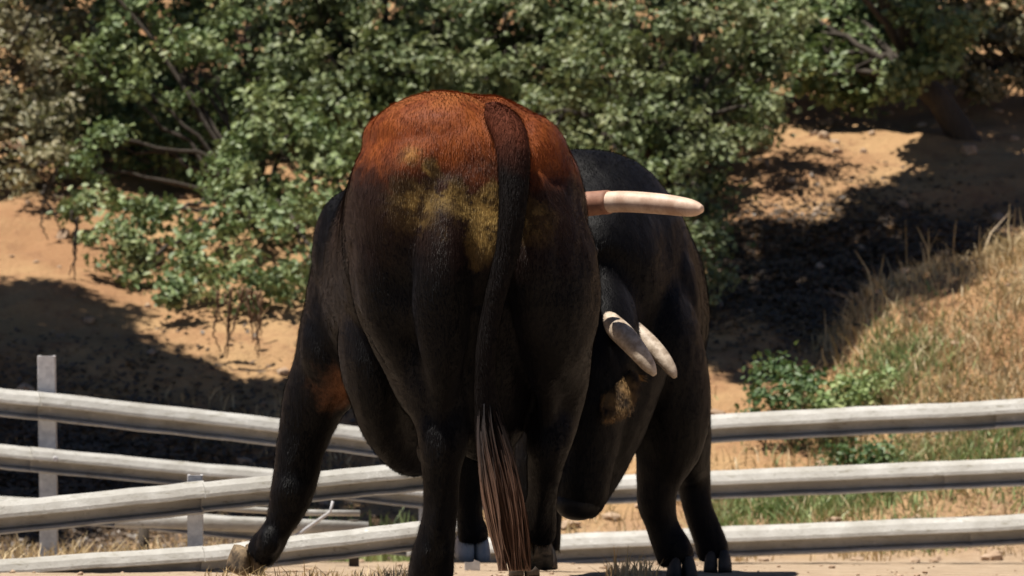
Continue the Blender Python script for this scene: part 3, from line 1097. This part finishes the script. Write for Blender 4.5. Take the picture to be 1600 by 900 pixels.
# big spreading bush
rr = random.Random(21)
topA, topB, topC = [], [], []  # unseen leaf clumps above the crowns, added to shade the gaps below
for (px, py) in ((150, 150), (200, 190), (250, 150), (300, 200), (240, 230), (320, 150), (180, 230), (280, 260), (130, 180), (220, 120), (270, 200), (200, 250), (330, 190)):
    topA.append((over(px, py, rr.uniform(1.5, 2.4)), .36, 2.2))
for (px, py) in ((380, 150), (470, 90), (560, 130), (650, 120), (600, 200), (760, 130), (850, 110), (720, 60), (500, 180), (420, 60), (400, 200), (520, 130), (690, 180), (880, 160)):
    topB.append((over(px, py, rr.uniform(1.6, 2.5)), .30, 1.2))
for (px, py) in ((1080, 130), (1105, 160), (1105, 220), (1080, 190), (1110, 110), (1030, 90), (1110, 140), (950, 150), (1090, 250)):
    topC.append((over(px, py, rr.uniform(1.7, 2.5)), .33, 2.0))
tree('oak_bush', 'large spreading green oak bush left of the bulls, hanging over the earth bank', 'bush', G,
     [(180, 88, 27.3, .15), (250, 80, 27.3, .16), (315, 90, 27.2, .15), (200, 30, 27.4, .24), (300, 25, 27.4, .26), (140, 95, 27.2, .11),
      (215, 132, 27.1, .06, .6), (290, 165, 27.1, .06, .4), (165, 215, 26.8, .07, .7),
      (160, 170, 28.9, .22), (230, 160, 28.9, .24), (300, 190, 28.9, .24), (200, 220, 28.6, .2), (270, 240, 28.6, .2), (330, 240, 28.6, .2), (130, 230, 28.6, .18),
      (140, 265, 26.7, .13), (200, 345, 26.5, .16), (145, 320, 26.6, .15), (180, 390, 26.4, .15), (215, 405, 26.4, .11), (255, 335, 26.6, .14),
      (310, 345, 26.5, .19), (390, 265, 26.6, .24), (375, 205, 26.8, .14), (450, 210, 26.7, .28), (520, 220, 26.7, .24), (480, 290, 26.5, .28), (550, 280, 26.6, .26),
      (400, 330, 26.4, .24), (470, 370, 26.4, .22), (340, 385, 26.4, .19), (300, 430, 26.3, .13), (365, 435, 26.3, .16), (430, 425, 26.3, .17), (490, 425, 26.4, .15),
      (270, 460, 26.3, .08), (530, 360, 26.5, .22), (600, 340, 26.6, .22)] + topA + back_layer(110, 340, 1),
     'leaf_bright', P(420, 400, 27.2), P(410, 320, 26.9), .06, seed=4, size=.043)
# canopy behind the rump
tree('oak_tree', 'dark green oak whose crown fills the top middle, above the brown rump', 'tree', G,
     [(380, 115, 28.0, .22), (450, 105, 28.0, .26), (420, 165, 27.8, .16), (530, 120, 27.9, .27), (560, 190, 27.7, .2), (610, 110, 27.9, .26), (690, 100, 28.0, .27),
      (770, 115, 28.0, .25), (840, 110, 28.0, .27), (850, 190, 27.9, .2), (400, 40, 28.3, .3), (500, 30, 28.3, .3), (600, 30, 28.3, .3), (700, 30, 28.3, .3),
      (800, 30, 28.3, .3), (900, 40, 28.3, .3), (640, 190, 28.0, .25), (760, 200, 28.0, .25)] + topB + back_layer(340, 900, 2),
     'leaf_green', P(660, 330, 28.4), P(660, 200, 28.4), .09, seed=5)
# right hand oak
tree('oak_tree', 'broad green oak right of the rump, its branches reaching down to the shade', 'tree', G,
     [(880, 170, 27.0, .25), (950, 210, 26.9, .26), (900, 260, 26.9, .2), (960, 110, 27.1, .26), (1030, 105, 27.1, .22), (1000, 170, 26.9, .24), (1045, 200, 26.9, .15),
      (1170, 85, 27.3, .12), (1190, 165, 27.1, .09), (1165, 215, 27.0, .12), (1125, 265, 26.9, .13), (1085, 245, 26.9, .2), (1030, 250, 26.8, .2),
      (980, 290, 26.8, .2), (1060, 300, 26.7, .2), (1105, 320, 26.7, .14), (1100, 375, 26.6, .12), (1108, 425, 26.6, .10), (1085, 450, 26.6, .10), (1060, 380, 26.7, .18),
      (1000, 40, 27.4, .3), (1100, 40, 27.4, .3), (1190, 45, 27.4, .25), (1215, 100, 27.3, .12), (1110, 150, 27.3, .06, .6)] + topC + back_layer(900, 1180, 3),
     'leaf_green', P(1050, 400, 27.3), P(1040, 250, 27.2), .08, seed=6, size=.040)
# leaning oak at the top right, whose crown above the picture shades the hollow
canopyR = []
for (px, py) in ((1600, 262), (1560, 315), (1480, 318), (1400, 372), (1500, 400), (1340, 412), (1400, 440), (1260, 425), (1330, 480), (1230, 480),
                 (1210, 400), (1260, 530), (1190, 540), (1180, 480), (1650, 320), (1700, 290), (1300, 415), (1640, 270), (1545, 278), (1440, 330),
                 (1160, 510), (1220, 560)):
    canopyR.append((over(px, py, rr.uniform(2.8, 3.9)), .41, 2.2))
for (px, py) in ((1430, 120), (1470, 160), (1490, 200), (1515, 240), (1580, 200), (1620, 230), (1560, 240)):
    canopyR.append((over(px, py, rr.uniform(2.2, 3.0)), .32, 1.8))
tree('oak_tree', 'oak with a dark leaning trunk at the top right above the shaded hollow', 'tree', G,
     [(1262, 115, 28.3, .13), (1300, 105, 28.3, .15), (1350, 95, 28.3, .16), (1395, 100, 28.3, .13), (1290, 148, 28.2, .09), (1330, 152, 28.2, .09), (1372, 143, 28.2, .08),
      (1405, 130, 28.2, .09, 1.6), (1300, 40, 28.5, .22, 1.5), (1400, 35, 28.5, .22, 1.5), (1240, 45, 28.5, .2, 1.5),
      (1320, 120, 28.2, .12, 1.5), (1360, 125, 28.2, .11, 1.5), (1420, 90, 28.2, .1, 1.5), (1280, 90, 28.2, .14, 1.5), (1450, 60, 28.4, .15, 1.5), (1432, 112, 27.6, .11, 1.5), (1398, 128, 27.6, .09, 1.5), (1470, 85, 27.6, .13, 1.5), (1500, 50, 27.6, .18, 1.5), (1440, 40, 27.6, .18, 1.5)] + canopyR + back_layer(1190, 1480, 5, 70),
     'leaf_bright', P(1530, 262, 27.9), P(1425, 110, 27.9), .085, seed=7, size=.046)
tree('oak_tree', 'olive grey oak crown in the top right corner behind the leaning trunk', 'tree', G,
     [(1490, 95, 28.5, .2), (1540, 110, 28.5, .2), (1590, 95, 28.5, .22), (1520, 140, 28.4, .1), (1500, 40, 28.7, .28), (1600, 40, 28.7, .28), (1650, 110, 28.5, .24), (1460, 120, 28.5, .1)] + back_layer(1450, 1640, 6, 70),
     'leaf_olive', P(1620, 190, 28.7), P(1600, 110, 28.6), .06, seed=8, size=.044)
# oak beyond the left edge whose crown, above the picture, shades the ground behind the fence
canopyL = []
for (px, py) in ((20, 560), (90, 590), (160, 620), (240, 640), (320, 660), (390, 690), (60, 650), (150, 700), (250, 730), (350, 750), (30, 720), (430, 740), (500, 740),
                 (540, 790), (0, 500), (-80, 520), (-90, 620), (-120, 720), (80, 520), (180, 580), (560, 720), (100, 770), (460, 660), (0, 810), (600, 700), (40, 505), (110, 545), (-40, 545), (160, 580), (220, 610), (300, 630), (380, 660)):
    canopyL.append((over(px, py, rr.uniform(3.0, 4.4)), .48, 3.0))
tree('oak_tree', 'oak standing beyond the left edge, its crown shading the ground behind the fence', 'tree', None,
     canopyL, 'leaf_dark', Vector((-4.6, 25.2, 0)), Vector((-3.9, 25.4, 2.4)), .14, seed=9, size=.06, per=26)


# hanging roots under the bush and twigs at the left edge
def hanging(name, label, cat, spots, mat):
    a = P(*spots[0][:3])
    root = empty(name, a, label, cat)
    r = random.Random(3)
    for (px, py, d, L) in spots:
        bm = bmesh.new()
        d = ground_at(px, py + L).y - .12
        p = P(px, py, d)
        pts = [p]
        n = 4
        for k in range(n):
            p = p + Vector((r.gauss(0, .018), r.gauss(0, .01), -L * d / FPX / n))
            pts.append(p)
        tube(bm, pts, .009, .003, 5, .005, r)
        link('strand', bm_mesh('strand', bm, a), mat, root)


hanging('hanging_roots', 'thin brown roots hanging from the underside of the green bush', 'roots',
        [(340, 455, 25.15, 95), (352, 460, 25.2, 90), (363, 450, 25.15, 110), (372, 455, 25.2, 60), (379, 450, 25.15, 110), (390, 452, 25.15, 95), (398, 455, 25.15, 105),
         (408, 455, 25.2, 70), (385, 450, 25.15, 85)], M['root'])
hanging('dead_branch', 'dark dead branch and twigs hanging under the olive oak on the left', 'branch',
        [(70, 290, 26.8, 85), (112, 330, 26.6, 110), (122, 340, 26.6, 90), (66, 300, 26.8, 60), (98, 240, 26.7, 70)], M['bark'])


# ------------------------------------------------------------------ grass and weeds
def blades(name, n, region, hmin, hmax, mat, seed, wid=.006, lean=.35, dens=None, kind_label=None):
    rng = np.random.default_rng(seed)
    x0, x1, y0, y1 = region
    X = rng.uniform(x0, x1, n * 3)
    Y = rng.uniform(y0, y1, n * 3)
    keep = np.ones(len(X), bool) if dens is None else rng.uniform(0, 1, len(X)) < dens(X, Y)
    X, Y = X[keep][:n], Y[keep][:n]
    m = len(X)
    Z = ground_z(X, Y) - .01
    B = np.stack([X, Y, Z], -1)
    h = rng.uniform(hmin, hmax, m)[:, None] * (0.5 + rng.uniform(0, 1, m)[:, None])
    a = rng.uniform(0, 2 * np.pi, m)
    side = np.stack([np.cos(a), np.sin(a), 0 * a], -1)
    b = rng.uniform(0, 2 * np.pi, m)
    ln = np.stack([np.cos(b), np.sin(b), 0 * b], -1) * (np.abs(rng.normal(0, lean, m)))[:, None] * h
    upv = np.array([0, 0, 1.0])
    wv = side * wid * rng.uniform(.6, 1.4, m)[:, None]
    V = np.stack([B - wv, B + wv, B + upv * h * .55 + ln * .35 + wv * .7, B + upv * h * .55 + ln * .35 - wv * .7,
                  B + upv * h * .95 + ln + wv * .15, B + upv * h * .95 + ln - wv * .15], 1).reshape(-1, 3)
    k = np.arange(m) * 6
    F = np.concatenate([np.stack([k, k + 1, k + 2, k + 3], -1), np.stack([k + 3, k + 2, k + 4, k + 5], -1)])
    o = link(name, np_mesh(name, V, F), M[mat], smooth=False)
    o['kind'] = 'stuff'
    if kind_label:
        o['label'] = kind_label
    return o


def patch(scale, lo, hi, seed):
    return lambda x, y: np.clip((fbm(x * scale, y * scale, seed) + .25 - lo) / (hi - lo), 0, 1)


d1 = patch(2.0, .12, .42, 4)
blades('dry_grass', 21000, (1.40, 3.4, 21.6, 24.8), .025, .075, 'grass_dry', 31, .004, .75,
       lambda x, y: np.clip((.25 + .75 * d1(x, y)) * (.15 + .85 * sstep(22.2, 23.2, y)) * sstep(1.35, 1.7, x + .4 * (24.2 - y) * .2), 0, 1))
blades('tall_dry_grass', 130, (1.5, 3.2, 23.9, 24.6), .10, .22, 'grass_dry', 32, .004, .35)
blades('thin_dry_grass', 3500, (-3.4, 1.6, 21.0, 24.0), .04, .10, 'grass_dry', 33, .004, .6, patch(1.6, .2, .5, 8))
g1 = patch(1.7, .12, .34, 2)
blades('green_grass', 34000, (.8, 3.3, 20.9, 24.2), .03, .075, 'grass_green', 34, .0045, .6,
       lambda x, y: np.clip(sstep(21.6, 22.0, y) * g1(x, y) * .5 * (1 - sstep(22.2, 22.9, y + .3 * np.maximum(0, x - 1.9))) + np.exp(-((x - 1.66) / .30) ** 2 - ((y - 23.5) / .28) ** 2)
                            + np.exp(-((x - 1.3) / .5) ** 2 - ((y - 22.45) / .16) ** 2) + .8 * np.exp(-((x - 2.1) / .6) ** 2 - ((y - 22.7) / .16) ** 2), 0, 1))
blades('green_grass', 900, (-.9, -.3, 20.9, 22.2), .05, .12, 'grass_green', 35, .006, .5, patch(1.7, .1, .3, 6))
blades('dry_tuft', 700, (-.95, -.3, 14.9, 15.7), .02, .055, 'grass_dry', 36, .0025, .6, patch(4, .15, .4, 5))
blades('dry_tuft', 260, (.30, .46, 15.6, 16.4), .03, .09, 'grass_dry', 37, .0025, .4)
blades('dry_tuft', 2600, (-2.2, -.9, 17.8, 20.0), .03, .09, 'grass_dry', 38, .004, .6, patch(2.5, .15, .45, 5))


def weed(label, cat, spots, mat, seed, size=.034, per=30):
    rng = np.random.default_rng(seed)
    B = []
    for (px, py, d, r) in spots:
        B.append((P(px, py, d), r, 1.0))
    a = B[0][0].copy()
    a.z = gz(a.x, a.y)
    root = empty('leafy_weed', a, label, cat, 'green weeds behind the right fence')
    V, F = leaf_arrays(B, per, size, rng, .06, .5)
    link('foliage', np_mesh('foliage', V - np.array(a), F), M[mat], root, smooth=False)
    r = random.Random(seed)
    for c, rad, _ in B:
        g = Vector((c.x, c.y, gz(c.x, c.y) - .03))
        for k in range(2):
            bm = bmesh.new()
            e = c + Vector((r.gauss(0, rad * .5), r.gauss(0, rad * .5), r.uniform(0, rad * .6)))
            tube(bm, [g, g.lerp(e, .6), e], .006, .003, 5, .008, r)
            link('stem', bm_mesh('stem', bm, a), M['root'], root)


weed('dark green leafy weed at the edge of the shade behind the right fence', 'weed',
     [(1208, 600, 23.4, .09), (1235, 622, 23.2, .09), (1195, 630, 23.2, .08), (1222, 575, 23.5, .06), (1255, 600, 23.4, .045)], 'weed_green', 41)
weed('low bright green weeds spreading in the sun behind the right fence', 'weed',
     [(1280, 625, 23.3, .08), (1320, 615, 23.3, .09), (1360, 610, 23.3, .09), (1390, 600, 23.4, .07), (1350, 640, 23.2, .09), (1300, 645, 23.2, .08)], 'grass_green', 42)
weed('clump of green weeds between the upper rails of the right fence', 'weed',
     [(1350, 705, 22.6, .06), (1375, 715, 22.5, .05), (1320, 712, 22.6, .045)], 'weed_green', 43, .03)


# dark leaf scatter added on the ground to deepen the shade there
def shade_litter(name, n, cx, cy, rx, ry, seed):
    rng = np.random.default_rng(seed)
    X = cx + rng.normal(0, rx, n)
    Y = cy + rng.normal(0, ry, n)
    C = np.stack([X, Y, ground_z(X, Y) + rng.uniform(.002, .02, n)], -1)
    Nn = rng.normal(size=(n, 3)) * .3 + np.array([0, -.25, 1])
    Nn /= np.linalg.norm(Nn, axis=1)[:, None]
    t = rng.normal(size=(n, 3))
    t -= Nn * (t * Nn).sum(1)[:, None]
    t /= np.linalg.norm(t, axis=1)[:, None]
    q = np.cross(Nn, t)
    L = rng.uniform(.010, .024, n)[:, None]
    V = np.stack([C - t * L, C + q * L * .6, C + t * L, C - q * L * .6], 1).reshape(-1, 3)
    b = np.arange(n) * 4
    o = link(name, np_mesh(name, V, np.stack([b, b + 1, b + 2, b + 3], -1)), M['shade_litter'], smooth=False)
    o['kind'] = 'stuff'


M['shade_litter'] = mat_leaf('ground_shade_leaf', (0.05, 0.032, 0.02), (0.13, 0.085, 0.05), (0.09, 0.06, 0.04), .05)
shade_litter('ground_shade_leaves', 26000, 1.75, 25.7, .55, .55, 61)
shade_litter('ground_shade_leaves', 24000, -2.2, 22.8, .7, .65, 62)


# loose stones and clods on the bank
def stones():
    rng = np.random.default_rng(51)
    bm = bmesh.new()
    n = 420
    X = rng.uniform(-3.2, 3.2, n)
    Y = rng.uniform(20.8, 29, n)
    Z = ground_z(X, Y)
    for x, y, z in zip(X, Y, Z):
        s = float(rng.gamma(2.0, .008)) + .008
        mt = Matrix.Translation((x, y, z + s * .2)) @ Matrix.Rotation(rng.uniform(0, 6), 4, 'Z') @ Matrix.Diagonal((s * rng.uniform(.8, 1.6), s, s * rng.uniform(.5, .9), 1))
        g = bmesh.ops.create_icosphere(bm, subdivisions=1, radius=1.0, matrix=mt)
        for v in g['verts']:
            v.co += Vector(rng.normal(0, s * .12, 3))
    for k in range(260):
        x, y = float(rng.uniform(-1.9, 1.9)), float(rng.uniform(14.3, 20))
        s = float(rng.gamma(2.0, .0016)) + .002
        g = bmesh.ops.create_icosphere(bm, subdivisions=1, radius=1.0, matrix=Matrix.Translation((x, y, gz(x, y) + s * .3)) @ Matrix.Diagonal((s * 1.3, s, s * .8, 1)))
        for v in g['verts']:
            v.co += Vector(rng.normal(0, s * .15, 3))
    o = link('stones', bm_mesh('stones', bm), mat_plain('stone', (.30, .20, .13), (.46, .34, .24), 12, .95), smooth=False)
    o['kind'] = 'stuff'


stones()
